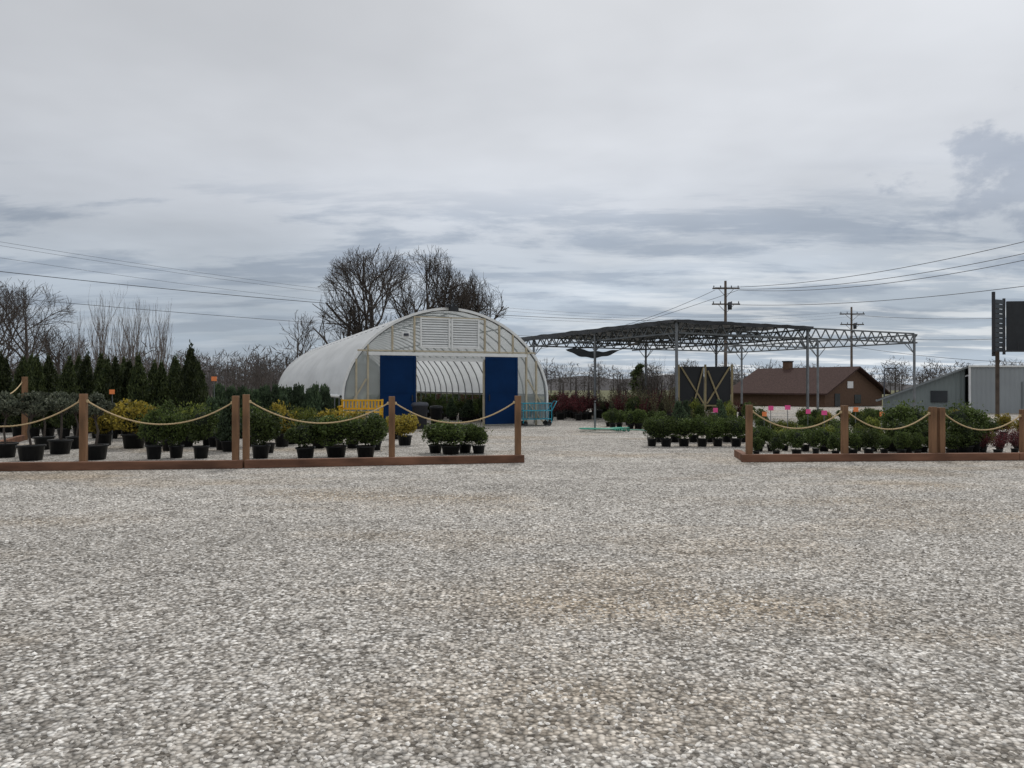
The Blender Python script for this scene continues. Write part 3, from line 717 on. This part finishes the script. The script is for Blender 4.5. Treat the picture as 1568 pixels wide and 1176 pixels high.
# ------------------------------------------------------------ world
w=bpy.data.worlds.new('World'); scene.world=w; w.use_nodes=True; nt=w.node_tree; N=nt.nodes; L=nt.links
N.clear()
out=N.new('ShaderNodeOutputWorld'); bg=N.new('ShaderNodeBackground'); sky=N.new('ShaderNodeTexSky'); sky.sky_type='NISHITA'; sky.sun_disc=False
SE,SA=math.radians(52),math.radians(12)
sky.sun_elevation=SE; sky.sun_rotation=SA; bg.inputs['Strength'].default_value=.10; L.new(sky.outputs[0],bg.inputs[0])
tc=N.new('ShaderNodeTexCoord'); sp=N.new('ShaderNodeSeparateXYZ'); L.new(tc.outputs['Generated'],sp.inputs[0])
def math_(op,a,b=None,c=None,clamp=False):
    n=N.new('ShaderNodeMath'); n.operation=op; n.use_clamp=clamp
    for i,v in enumerate((a,b,c)):
        if v is None: continue
        if isinstance(v,(int,float)): n.inputs[i].default_value=v
        else: L.new(v,n.inputs[i])
    return n.outputs[0]
zz=math_('MAXIMUM',sp.outputs['Z'],0.0)
den=math_('ADD',zz,.09)
px=math_('DIVIDE',sp.outputs['X'],den); py=math_('DIVIDE',sp.outputs['Y'],den)
cb=N.new('ShaderNodeCombineXYZ'); L.new(px,cb.inputs[0]); L.new(py,cb.inputs[1])
def cn(scale,det,sx_,sy_,off=0,rough=.55,dist=0):
    mp=N.new('ShaderNodeMapping'); mp.inputs['Scale'].default_value=(sx_,sy_,1); mp.inputs['Location'].default_value=(off,off*.7,0); L.new(cb.outputs[0],mp.inputs[0])
    n=N.new('ShaderNodeTexNoise'); n.inputs['Scale'].default_value=scale; n.inputs['Detail'].default_value=det; n.inputs['Roughness'].default_value=rough; n.inputs['Distortion'].default_value=dist; L.new(mp.outputs[0],n.inputs['Vector']); return n.outputs['Fac']
ramp=N.new('ShaderNodeValToRGB'); e=ramp.color_ramp.elements
e[0].position=0; e[0].color=(.38,.455,.55,1); e[1].position=1; e[1].color=(1,1,1,1)
for p,c in((.06,(.41,.48,.57)),(.14,(.52,.575,.645)),(.22,(.63,.66,.71)),(.30,(.68,.70,.735)),(.45,(.72,.735,.76)),(.7,(.98,.98,.99))):
    x=e.new(p); x.color=(*c,1)
L.new(zz,ramp.inputs[0])
def mr_(v,a,b,c,d):
    m=N.new('ShaderNodeMapRange'); m.interpolation_type='SMOOTHSTEP'
    L.new(v,m.inputs[0]); 
    for i,k in enumerate((a,b,c,d)): m.inputs[i+1].default_value=k
    return m.outputs[0]
big=math_('MULTIPLY',mr_(cn(.45,5,1,1,3.1),.3,.7,.84,1.13),mr_(sp.outputs['X'],-.5,.15,.90,1.02))
st1=mr_(cn(1.0,9,.8,1.7,2.7,.62,.3),.45,.58,0,1)
band=math_('MULTIPLY',mr_(zz,.03,.09,0,1),mr_(zz,.19,.27,1,0))
dark=math_('MULTIPLY',st1,band)
br=mr_(cn(1.5,9,.7,1.5,1.3,.62,.2),.46,.62,0,1)
brb=math_('MULTIPLY',math_('MULTIPLY',br,mr_(zz,.02,.3,1,0)),mr_(sp.outputs['X'],-.1,.3,.2,1))
mix1=N.new('ShaderNodeMix'); mix1.data_type='RGBA'; L.new(math_('MULTIPLY',dark,.72),mix1.inputs['Factor']); L.new(ramp.outputs[0],mix1.inputs['A']); mix1.inputs['B'].default_value=(.31,.365,.45,1)
mix2=N.new('ShaderNodeMix'); mix2.data_type='RGBA'; L.new(math_('MULTIPLY',brb,.8),mix2.inputs['Factor']); L.new(mix1.outputs['Result'],mix2.inputs['A']); mix2.inputs['B'].default_value=(.82,.845,.87,1)
# ragged darker cumulus to the right
dv=Vector(((1600-784)/F,1,(592-272)/F)).normalized()
dif=N.new('ShaderNodeVectorMath'); dif.operation='SUBTRACT'; L.new(tc.outputs['Generated'],dif.inputs[0]); dif.inputs[1].default_value=dv
sc_=N.new('ShaderNodeVectorMath'); sc_.operation='MULTIPLY'; L.new(dif.outputs[0],sc_.inputs[0]); sc_.inputs[1].default_value=(1,1,2.0)
ln=N.new('ShaderNodeVectorMath'); ln.operation='LENGTH'; L.new(sc_.outputs[0],ln.inputs[0])
def gn(s,det,st):
    mp=N.new('ShaderNodeMapping'); mp.inputs['Scale'].default_value=st; L.new(tc.outputs['Generated'],mp.inputs[0])
    n=N.new('ShaderNodeTexNoise'); n.inputs['Scale'].default_value=s; n.inputs['Detail'].default_value=det; n.inputs['Roughness'].default_value=.6; L.new(mp.outputs[0],n.inputs['Vector']); return n.outputs['Fac']
g1=gn(14,8,(1,1,1.8))
cum=mr_(math_('ADD',ln.outputs['Value'],math_('MULTIPLY',math_('SUBTRACT',g1,.5),.45)),.06,.14,1,0)
mix3=N.new('ShaderNodeMix'); mix3.data_type='RGBA'; L.new(math_('MULTIPLY',cum,.6),mix3.inputs['Factor']); L.new(mix2.outputs['Result'],mix3.inputs['A']); mix3.inputs['B'].default_value=(.30,.35,.44,1)
vm=N.new('ShaderNodeVectorMath'); vm.operation='SCALE'; L.new(mix3.outputs['Result'],vm.inputs[0]); L.new(big,vm.inputs['Scale'])
bc=N.new('ShaderNodeBackground'); L.new(vm.outputs[0],bc.inputs[0]); bc.inputs[1].default_value=1.0
ms=N.new('ShaderNodeMixShader'); ms.inputs[0].default_value=.93; L.new(bg.outputs[0],ms.inputs[1]); L.new(bc.outputs[0],ms.inputs[2]); L.new(ms.outputs[0],out.inputs[0])
sun=bpy.data.lights.new('sun','SUN'); sun.energy=1.5; sun.angle=math.radians(10); sun.color=(1,.97,.92)
so=bpy.data.objects.new('sun',sun); scene.collection.objects.link(so)
sd=Vector((math.sin(SA)*math.cos(SE),math.cos(SA)*math.cos(SE),math.sin(SE)))
so.rotation_euler=sd.to_track_quat('Z','Y').to_euler(); so.location=sd*50
# camera
cam=bpy.data.cameras.new('camera'); co=bpy.data.objects.new('camera',cam); scene.collection.objects.link(co)
cam.sensor_width=36; cam.lens=F/1568*36; cam.clip_end=3000; cam.clip_start=.05
co.location=(0,0,CH); co.rotation_euler=(math.radians(90)+math.atan((HZ-588)/F),0,0)
scene.camera=co
scene.view_settings.view_transform='Standard'; scene.view_settings.look='None'; scene.view_settings.exposure=0
